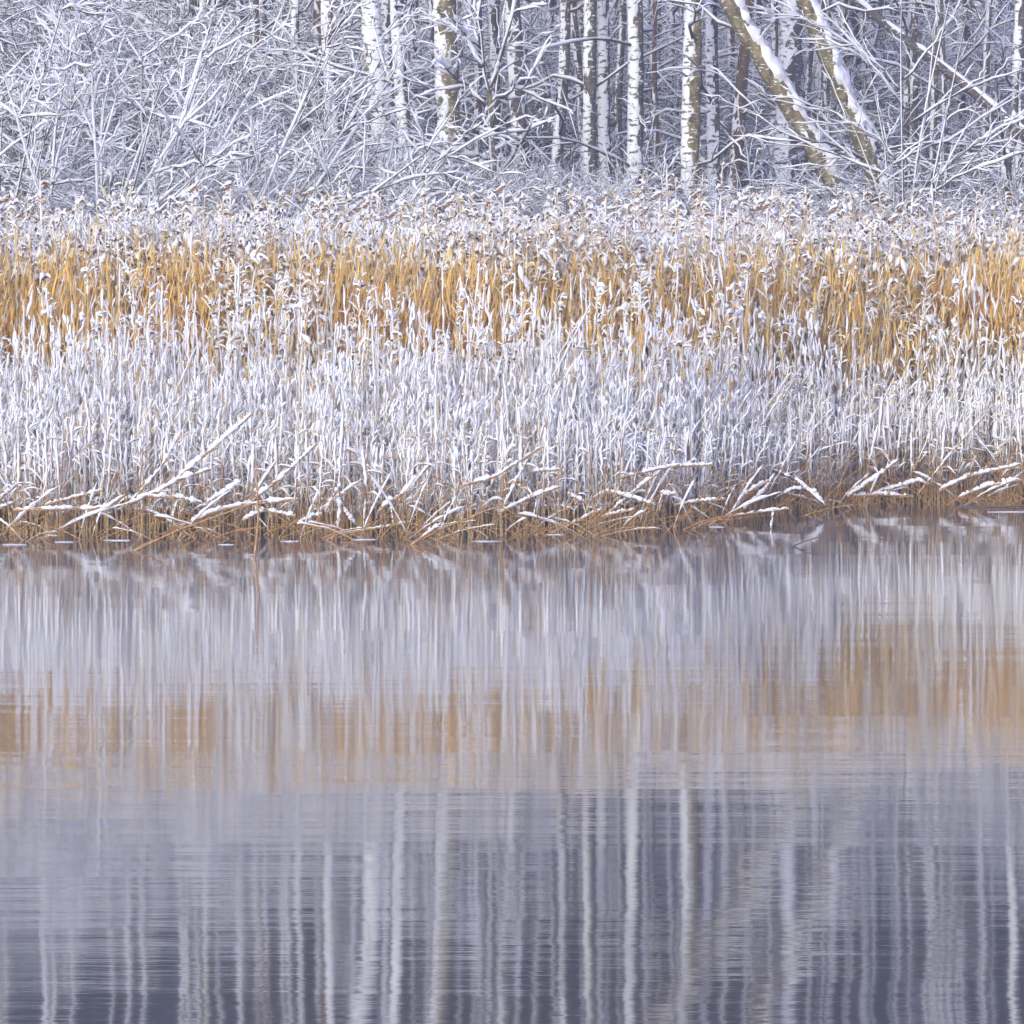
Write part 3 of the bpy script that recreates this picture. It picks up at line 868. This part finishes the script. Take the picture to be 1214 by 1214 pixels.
def gold_tuft(g):
    """dry blades hanging along the upper stems"""
    mb = MB(); n = 22
    z = 1.10 + 0.95 * g.beta(1.5, 1.9, n)
    leaf_bits(mb, g.normal(0, 0.10, n), g.normal(0, 0.08, n), z, g, (0.02, 0.065), n, 0, 3, (0.005, 0.011), 0.16, 0.12, (2.4, 5.5), 0.009)
    return mb

def swell(x):
    """slow unevenness of the bed's height along the bank"""
    return 0.5 * np.sin(x * 1.9 + 0.7) + 0.35 * np.sin(x * 4.3 + 2.0) + 0.25 * np.sin(x * 9.1)

def reed_bed():
    g = np.random.default_rng(51)
    HF = np.linspace(0.55, 1.0, 12)
    HL = np.linspace(0.45, 2.0, 44)
    HT = np.linspace(1.45, 2.85, 60)
    variants = [low_variant(h, g, True) for h in HF] + [low_variant(h, g, False) for h in HL] + [tall_variant(h, g) for h in HT] + [snow_tuft(g) for _ in range(12)] + [gold_tuft(g) for _ in range(12)]
    # low reeds, thin on the ground at the water, thickening behind
    n = 12000
    x = g.uniform(*XW, n)
    s0 = shore(x); e = tall_edge(x)
    tt = g.random(n) ** 0.62
    D = s0 + tt * (e - s0 + 1.5)
    H = 0.64 + 0.50 * tt ** 1.2 + 0.05 * swell(2.2 * x) + g.gamma(1.5, 0.15 + 0.06 * tt, n) * np.clip((D - s0) / 1.2, 0.35, 1) + 0.06 * swell(x)
    lean = np.where(g.random(n) < 0.10, g.uniform(0.15, 0.75, n) * np.where(g.random(n) < 0.8, 1, -1), g.normal(0.01, 0.06, n))
    ly = g.normal(0, 0.06, n)
    vis = np.abs(x / D) < 0.128
    order = np.argsort(np.where(vis, D - s0, 99))
    near, rest = order[:300], order[300:]
    fr = (D - s0 < 0.5)
    var = np.where(fr, np.abs(H[:, None] - HF[None]).argmin(1), 12 + np.clip(np.abs(H[:, None] - HL[None]).argmin(1) + g.integers(-1, 2, n), 0, 43))
    # tall reeds
    n2 = 11500
    x2 = g.uniform(XW[0] - 0.6, XW[1] + 0.6, n2)
    e2 = tall_edge(x2) + 0.25 * swell(x2 * 1.3 + 5)
    t2 = g.random(n2) ** 1.25 * 4.4
    D2 = e2 + t2
    stray = g.random(n2) < 0.02
    D2 = np.where(stray, e2 - g.random(n2) ** 1.3 * 2.0, D2)
    D2 = np.maximum(D2, shore(x2) + 0.9)
    H2 = np.interp(t2, [0, 0.5, 1.6, 4.4], [1.97, 2.06, 2.13, 2.15]) + g.normal(0, 0.19, n2) + 0.22 * swell(x2 + t2 * 0.7)
    H2 = np.where(stray, g.uniform(1.3, 2.05, n2), H2)
    l2 = g.normal(0.01, 0.045, n2); y2 = g.normal(0, 0.04, n2)
    v2 = 56 + np.clip(np.abs(H2[:, None] - HT[None]).argmin(1) + g.integers(-2, 3, n2), 0, 59)
    X = np.concatenate([x[rest], x2]); DD = np.concatenate([D[rest], D2]); LL = np.concatenate([lean[rest], l2]); YY = np.concatenate([ly[rest], y2])
    V = np.concatenate([var[rest], v2])
    # litter: snow tufts among the low reeds and in the heads, gold blades in the tall bed
    nt1, nt2, nt3 = 3300, 1800, 4700
    xa = g.uniform(*XW, nt1); Da = shore(xa) + 0.65 + g.random(nt1) * (tall_edge(xa) - shore(xa) + 0.6); za = np.where(Da - shore(xa) > 1.3, g.uniform(0.0, 0.45, nt1), g.uniform(0.10, 0.32, nt1))
    xb = g.uniform(*XW, nt2); Db = tall_edge(xb) + g.random(nt2) * 3.5; zb = np.where(g.random(nt2) < 0.26, g.uniform(0.75, 1.2, nt2), g.uniform(1.42, 1.66, nt2))
    xc = g.uniform(*XW, nt3); Dc = tall_edge(xc) - 0.15 + g.random(nt3) ** 1.4 * 2.8; zc = g.normal(0.0, 0.11, nt3) + 0.08 * swell(xc * 1.7 + 3)
    m3 = nt1 + nt2 + nt3
    X = np.concatenate([X, xa, xb, xc]); DD = np.concatenate([DD, Da, Db, Dc]); ZZ = np.concatenate([0 * LL, za, zb, zc])
    LL = np.concatenate([LL, np.zeros(m3)]); YY = np.concatenate([YY, np.zeros(m3)])
    V = np.concatenate([V, 116 + g.integers(0, 12, nt1 + nt2), 128 + g.integers(0, 12, nt3)])
    k = len(X)
    rot = np.stack([-np.arctan(YY), np.arctan(LL), g.normal(0, 0.45, k)], 1)
    sc_ = np.ones((k, 3)) * g.uniform(0.95, 1.05, k)[:, None]
    tu = (V >= 116) & (V < 128) & (ZZ < 0.7)                # litter heaps of very different heights
    sc_[tu, 2] *= 0.55 + g.gamma(2.0, 0.22, tu.sum())
    o = instanced('reed_bed', REED_MATS, variants, np.stack([X, DD, ZZ], 1), rot, sc_, V)
    tag(o, 'dense bed of golden reeds with snow-covered nodding plumes along the bank', 'reeds', kind='stuff')
    return tuple(a[near] for a in (x, D, H, lean, ly))
nx_, nD, nH, nl, ny = reed_bed()

def near_reeds():
    """300 front stems, each an object: reed > snow, leaf"""
    g = np.random.default_rng(61)
    protos = []
    for v in range(16):
        H = np.array([0.62 + 0.05 * (v % 6)])
        z = np.zeros(1)
        ms, mn = MB(), MB()
        C = stem_lines(z, z, H, z, z, 7, g)
        ms.tubes(C, np.array([[.0048, .0046, .0044, .0042, .004, .0036, .003]]), 5)
        stem_snow(mn, z, z, H, z, z, g, np.array([g.uniform(0.18, 0.42)]), 0, keep_low, 0.0055, 0.0165, 22)
        leaves = []
        for q in range(3):
            ml = MB()
            leaf_bits(ml, z, z, g.uniform(0.35, 0.95, 1) * H[0], g, (0.06, 0.2), 1, 0, 0, (0.006, 0.012), 0.0, 0.3, (0.2, 1.6))
            leaves.append(ml.mesh('leaf', [M['wetreed']]))
            c = np.concatenate(ml.v).reshape(1, 5, 2, 3).mean(2)
            if q < 2:
                c, r = snow_line(c, np.full((1, 5), .003), np.full((1, 1), g.uniform(.006, .012)), g)
                mn.tubes(c, r, 4)
        protos.append((ms.mesh('reed', [M['wetreed']]), mn.mesh('snow', [M['snow']]), leaves))
    first = {}
    for i in range(len(nx_)):
        v = i % 16
        loc = (float(nx_[i]), float(nD[i]), 0.0)
        if v not in first:
            o = link('reed', protos[v][0])
            tag(o, 'tan reed stem crusted with snow at the front of the reed bed', 'reed', 'front reed stems')
            kids = [tag(link('snow', protos[v][1], o), kind='stuff')] + [link('leaf', m_, o) for m_ in protos[v][2]]
            first[v] = (o, kids)
        else:
            o0, k0 = first[v]
            o = o0.copy(); COL.objects.link(o)
            for kk in k0:
                c = kk.copy(); COL.objects.link(c); c.parent = o
        o.location = loc
        o.scale = (1, 1, max(0.6, float(nH[i]) / (0.62 + 0.05 * (v % 6))))
        o.rotation_euler = (-math.atan(float(ny[i])), math.atan(float(nl[i])), 0)
near_reeds()

# ------------------------------------------------------------------ fallen, snow-loaded stems along the water's edge
FALL = [
    # pixel polyline, stem radius (px), snow radius (px), label
    ([(15, 605), (66, 604), (125, 603), (148, 586)], 1.5, 3.4, 'long level stem carrying a thick roll of snow, leftmost above the water'),
    ([(0, 590), (20, 574)], 1.4, 4.0, 'short snowy stem slanting up at the left edge'),
    ([(-8, 606), (16, 596)], 1.2, 3.2, 'short snowy stem just under the slanting one at the left edge'),
    ([(52, 599), (85, 590), (122, 581)], 1.3, 3.0, 'snowy stem rising gently above the long level roll of snow'),
    ([(142, 602), (184, 584), (211, 569), (250, 556)], 1.4, 4.2, 'snowy stem climbing right from the end of the long level roll'),
    ([(175, 589), (211, 590), (240, 597)], 1.3, 3.4, 'bowed snowy stem above the longest slanting roll of snow'),
    ([(208, 568), (250, 533), (300, 490)], 1.4, 4.6, 'long snowy stem reaching far up into the low reeds on the left'),
    ([(150, 600), (190, 555), (215, 512)], 1.2, 4.0, 'snowy stem leaning up steeply left of the longest leaning one'),
    ([(244, 598), (264, 585), (288, 569)], 1.4, 5.0, 'short thick roll of snow tilted right, above the longest slanting roll'),
    ([(212, 626), (250, 608), (290, 598), (349, 593)], 1.6, 4.2, 'longest roll of snow, slanting up from the water left of centre'),
    ([(287, 617), (313, 605), (350, 613)], 1.4, 3.8, 'arched snowy stem close under the longest slanting roll'),
    ([(353, 621), (368, 613), (382, 610)], 1.4, 3.8, 'stubby snowy stem right of the arched one'),
    ([(385, 607), (395, 588), (404, 572)], 1.3, 4.0, 'snowy stem rising beside the upright snow lump'),
    ([(298, 594), (333, 566), (376, 526)], 1.4, 4.2, 'leaning snowy stem left of the upright snow lump, reaching into the reeds'),
    ([(201, 625), (206, 606), (211, 589)], 1.1, 2.6, 'upright thin snowy stem crossing the bowed one'),
    ([(401, 626), (403, 605), (402, 584)], 1.4, 5.6, 'thick upright lump of snow on a stem left of centre'),
    ([(408, 602), (414, 612), (422, 622)], 1.4, 4.4, 'short roll of snow falling right from the upright lump'),
    ([(449, 605), (482, 582), (509, 552)], 1.5, 5.2, 'thick leaning roll of snow right of the upright lump'),
    ([(463, 592), (465, 607), (467, 622)], 1.2, 3.2, 'hanging snowy stem under the thick leaning roll'),
    ([(403, 633), (443, 627), (481, 620)], 1.3, 2.0, 'tan stem lying low over the water with a snowy tip'),
    ([(487, 646), (502, 636), (522, 622)], 1.3, 3.8, 'stem rising out of the water with a wedge of snow at its tip'),
    ([(547, 576), (585, 566), (644, 529)], 1.3, 3.0, 'snowy stem rising right in the middle of the bank'),
    ([(594, 607), (631, 589), (664, 577)], 1.3, 3.2, 'snowy stem slanting right at the middle of the bank, lower of two'),
    ([(598, 599), (614, 566), (627, 543)], 1.3, 3.8, 'steep snowy stem at the middle of the bank'),
    ([(631, 559), (664, 557)], 1.2, 3.0, 'short level snowy stem above the middle of the bank'),
    ([(673, 585), (693, 595)], 1.2, 2.8, 'short snowy stem dipping right beside the crossed stems'),
    ([(655, 632), (688, 616), (714, 604)], 1.2, 4.2, 'tan stem with a fat cushion of snow near its upper end, over the water'),
    ([(713, 613), (735, 608), (753, 604)], 1.2, 2.4, 'thin snowy stem right of the fat snow cushion'),
    ([(716, 582), (746, 589), (776, 599)], 1.3, 3.6, 'snowy stem dipping right, one of two that cross'),
    ([(723, 607), (756, 579), (779, 562)], 1.3, 3.6, 'snowy stem rising right, one of two that cross'),
    ([(782, 606), (786, 586), (802, 587)], 1.3, 4.4, 'hooked snowy stem right of the crossed stems'),
    ([(736, 567), (776, 557), (806, 551)], 1.2, 3.0, 'gently rising snowy stem above the crossed stems'),
    ([(800, 599), (831, 594), (861, 592)], 1.3, 2.6, 'level snowy stem right of the hooked one'),
    ([(872, 604), (882, 586), (912, 570)], 1.3, 3.6, 'curved snowy stem, left of a pair right of centre'),
    ([(882, 604), (906, 582), (919, 562)], 1.3, 3.6, 'straight snowy stem, right of a pair right of centre'),
    ([(919, 592), (940, 580), (964, 582), (978, 596)], 1.3, 3.6, 'arched snowy stem under the long dark bowed stem'),
    ([(916, 557), (947, 570), (981, 601)], 1.6, 2.8, 'long dark bowed stem with snow on its back, right of centre'),
    ([(830, 619), (885, 609), (936, 603)], 1.3, 2.2, 'long tan stem lying over the water with snow on its right half'),
    ([(915, 627), (918, 603)], 1.1, 3.0, 'stubby upright snowy stem standing in the water on the right'),
    ([(1005, 589), (1035, 569), (1066, 545)], 1.3, 4.2, 'thick leaning snowy stem in the right part of the bank'),
    ([(1011, 589), (1045, 586), (1083, 589)], 1.3, 3.4, 'level snowy stem low over the water in the right part of the bank'),
    ([(1049, 582), (1090, 570), (1101, 574)], 1.3, 3.4, 'snowy stem above the level one in the right part of the bank'),
    ([(1090, 584), (1127, 538), (1175, 483)], 1.1, 1.9, 'long thin straight stem leaning far right into the reeds'),
    ([(1114, 582), (1148, 565), (1212, 551)], 1.3, 3.8, 'upper of two snowy stems that run out of the right edge'),
    ([(1137, 590), (1172, 576), (1212, 569)], 1.3, 3.8, 'lower of two snowy stems that run out of the right edge'),
    ([(800, 553), (845, 551)], 1.2, 3.0, 'short level snowy stem above the level one right of the hooked stem'),
    ([(1134, 601.5), (1175, 600.5), (1225, 599.5)], 1.2, 0.0, 'dark straight stem lying on the water at the right edge'),
    ([(940, 648), (955, 642), (971, 637)], 0.8, 0.0, 'thin dark twig sticking out of the open water on the right'),
    ([(158, 653), (211, 628), (296, 598)], 1.3, 0.0, 'bare tan stem slanting from the water under the longest roll of snow'),
    ([(301, 660), (306, 612), (303, 546)], 1.3, 0.0, 'bare tan stem standing upright in the water left of the arched snowy stem'),
    ([(489, 645), (530, 624), (585, 602)], 1.2, 0.0, 'bare tan stem slanting out of the water right of the snow wedge'),
]
def fallen_stems():
    g = np.random.default_rng(71)
    for pl, rp, sp, lab in FALL:
        mx = np.mean([p[0] for p in pl])
        D0 = float(shore((mx - CX) / F * 31)) - 0.15
        low = max(p[1] for p in pl)
        zl = CAM_H - (low - HORIZON) / F * D0
        if zl < 0.0:                                        # its foot stands in open water nearer than the bank
            D0 = CAM_H * F / (low - HORIZON) - 0.0
        k = 40
        tilt = g.uniform(0.0, 0.35)
        W3 = []
        for j, (x, y) in enumerate(pl):
            z_here = CAM_H - (y - HORIZON) / F * D0
            W3.append(P(x, y, D0 + tilt * max(z_here, 0)))
        C = resample(W3, k)
        lowest = C[np.argmin(C[:, 2])].copy()
        sc_ = D0 / F
        o = thing('fallen_reed', tuple(lowest), lab, 'fallen reed')
        L = lowest
        R = rp * sc_ * np.linspace(1.1, 0.8, k)
        mb = MB(); mb.tubes(C - L, R, 6)
        dark = 'dark' in lab
        mb.build('stem', [M['twig'] if dark else M['wetreed']], o)
        if sp > 0:
            s = np.full((1, 1), sp * sc_ * 0.70)
            prof = (0.92 + 0.20 * smooth_noise((1, k), 2, g) + 0.13 * g.standard_normal((1, k))) * np.where(smooth_noise((1, k), 3, g) > -1.0, 1, 0.12) * np.interp(np.linspace(0, 1, k), [0, 0.06, 0.18, 0.8, 0.93, 1], [0.05, 0.5, 1, 1, 0.6, 0.05])[None]
            if 'tip' in lab or 'right half' in lab or 'upper end' in lab:
                prof *= np.clip(np.linspace(-0.9, 1.9, k), 0.0, 1.25)[None]
            c, r = snow_line((C - L)[None], R[None], s, g, 0.15)
            r = np.maximum(r * np.clip(prof, 0.02, 1.6) * 1.1, 0.0008)
            c += g.normal(0, 0.0025, c.shape)
            ms = MB(); ms.tubes(c, r, 9)
            ms.build('snow', [M['snow']], o)
fallen_stems()

def bent_reeds():
    """bare tan stems bent over at the foot of the reed bed"""
    g = np.random.default_rng(81)
    meshes = []
    for v in range(24):
        a = g.uniform(0.25, 1.25) if v % 3 else g.uniform(0.1, 0.35)
        ln = g.uniform(0.25, 0.7)
        sgn = 1 if v % 5 < 3 else -1
        e = np.array([math.cos(a) * sgn, g.normal(0, 0.15), math.sin(a)]) * ln
        C = resample([np.array([0, 0, -0.04]), e * 0.5 + np.array([0, 0, 0.03]), e], 6)
        mb = MB(); mb.tubes(C, 0.0045 * np.linspace(1.1, 0.6, 6), 5)
        C2 = resample(C, 14)
        c, r = snow_line(C2[None], np.full((1, 14), 0.003), 0.0105, g, 0.6)
        r *= np.clip((c[:, :, 2] - 0.05) / 0.12, 0.05, 1)
        ms = MB(); ms.tubes(c, np.maximum(r, 0.0008), 6)
        meshes.append((mb.mesh('bent_reed', [M['wetreed']]), ms.mesh('snow', [M['snow']])))
    for i in range(290):
        x = g.uniform(-4.1, 4.6)
        mi = int(g.integers(0, 24))
        o = link('bent_reed', meshes[mi][0])
        dusted = i % 4 == 1
        if dusted:
            link('snow', meshes[mi][1], o)
        o.location = (x, float(shore(x)) + g.uniform(-0.40, 0.3), 0)
        o.rotation_euler = (0, 0, g.normal(0, 0.35))
        s = g.uniform(0.7, 1.2)
        o.scale = (s, s, s)
        if dusted:
            tag(o, 'bent reed stem dusted with snow at the foot of the reed bed', 'reed', 'snow-dusted bent reed stems at the waterline')
        else:
            tag(o, 'bare tan reed stem bent over the water below the reed bed', 'reed', 'bare bent reed stems at the waterline')
bent_reeds()

def ice_slivers():
    g = np.random.default_rng(91)
    spots = [(14, 646, 0.16), (75, 643, 0.13), (140, 641, 0.18), (345, 642, 0.12), (268, 646, 0.10), (430, 640, 0.15), (575, 642, 0.16), (655, 634, 0.14), (850, 625, 0.10), (1195, 607, 0.3)]
    for px, py, ln in spots:
        D = CAM_H * F / (py - HORIZON)
        n = 14
        ln *= 0.55
        a = np.linspace(0, 2 * np.pi, n, endpoint=False)
        rr = 1 + 0.25 * g.normal(0, 1, n)
        ring = np.stack([np.cos(a) * ln * rr, np.sin(a) * 0.045 * rr, 0 * a], 1)
        V = np.concatenate([ring + [0, 0, 0.001], ring * 0.93 + [0, 0, 0.004], np.repeat([[0, 0, 0.005]], n, 0)])
        ii = np.arange(3 * n).reshape(3, n); nx = np.roll(ii, -1, 1)
        mb = MB(); mb.add(V, np.stack([ii[:-1], nx[:-1], nx[1:], ii[1:]], -1).reshape(-1, 4))
        o = mb.build('ice_sliver', [M['ice']])
        o.location = ((px - CX) / F * D, D, 0)
        tag(o, 'thin white sliver of snowy ice floating at the foot of the reeds', 'ice', 'ice slivers at the bank')
ice_slivers()

def haze():  # thin haze, added partly to lift the dark tones and soften contrast
    m = bpy.data.materials.new('haze'); m.use_nodes = True
    t = m.node_tree; t.nodes.clear()
    pv = t.nodes.new('ShaderNodeVolumePrincipled'); out = t.nodes.new('ShaderNodeOutputMaterial')
    pv.inputs['Color'].default_value = (0.86, 0.89, 0.98, 1)
    pv.inputs['Density'].default_value = HAZE
    pv.inputs['Anisotropy'].default_value = 0.0
    t.links.new(pv.outputs[0], out.inputs['Volume'])
    x0, x1, y0, y1, z0, z1 = -1000, 1000, -400, 1300, -2.5, 32
    v = np.array([[x, y, z] for z in (z0, z1) for y in (y0, y1) for x in (x0, x1)], float)
    mb = MB(); mb.add(v, np.array([[0, 2, 3, 1], [4, 5, 7, 6], [0, 1, 5, 4], [2, 6, 7, 3], [0, 4, 6, 2], [1, 3, 7, 5]]))
    tag(mb.build('haze', [m], smooth=False), 'thin winter haze over the lake and wood', 'haze', kind='stuff')
HAZE = 0.0034
haze()
tot = sum(len(o.data.polygons) * 2 for o in bpy.data.objects if o.type == 'MESH')
print('TRIS', tot, 'OBJECTS', len(bpy.data.objects))
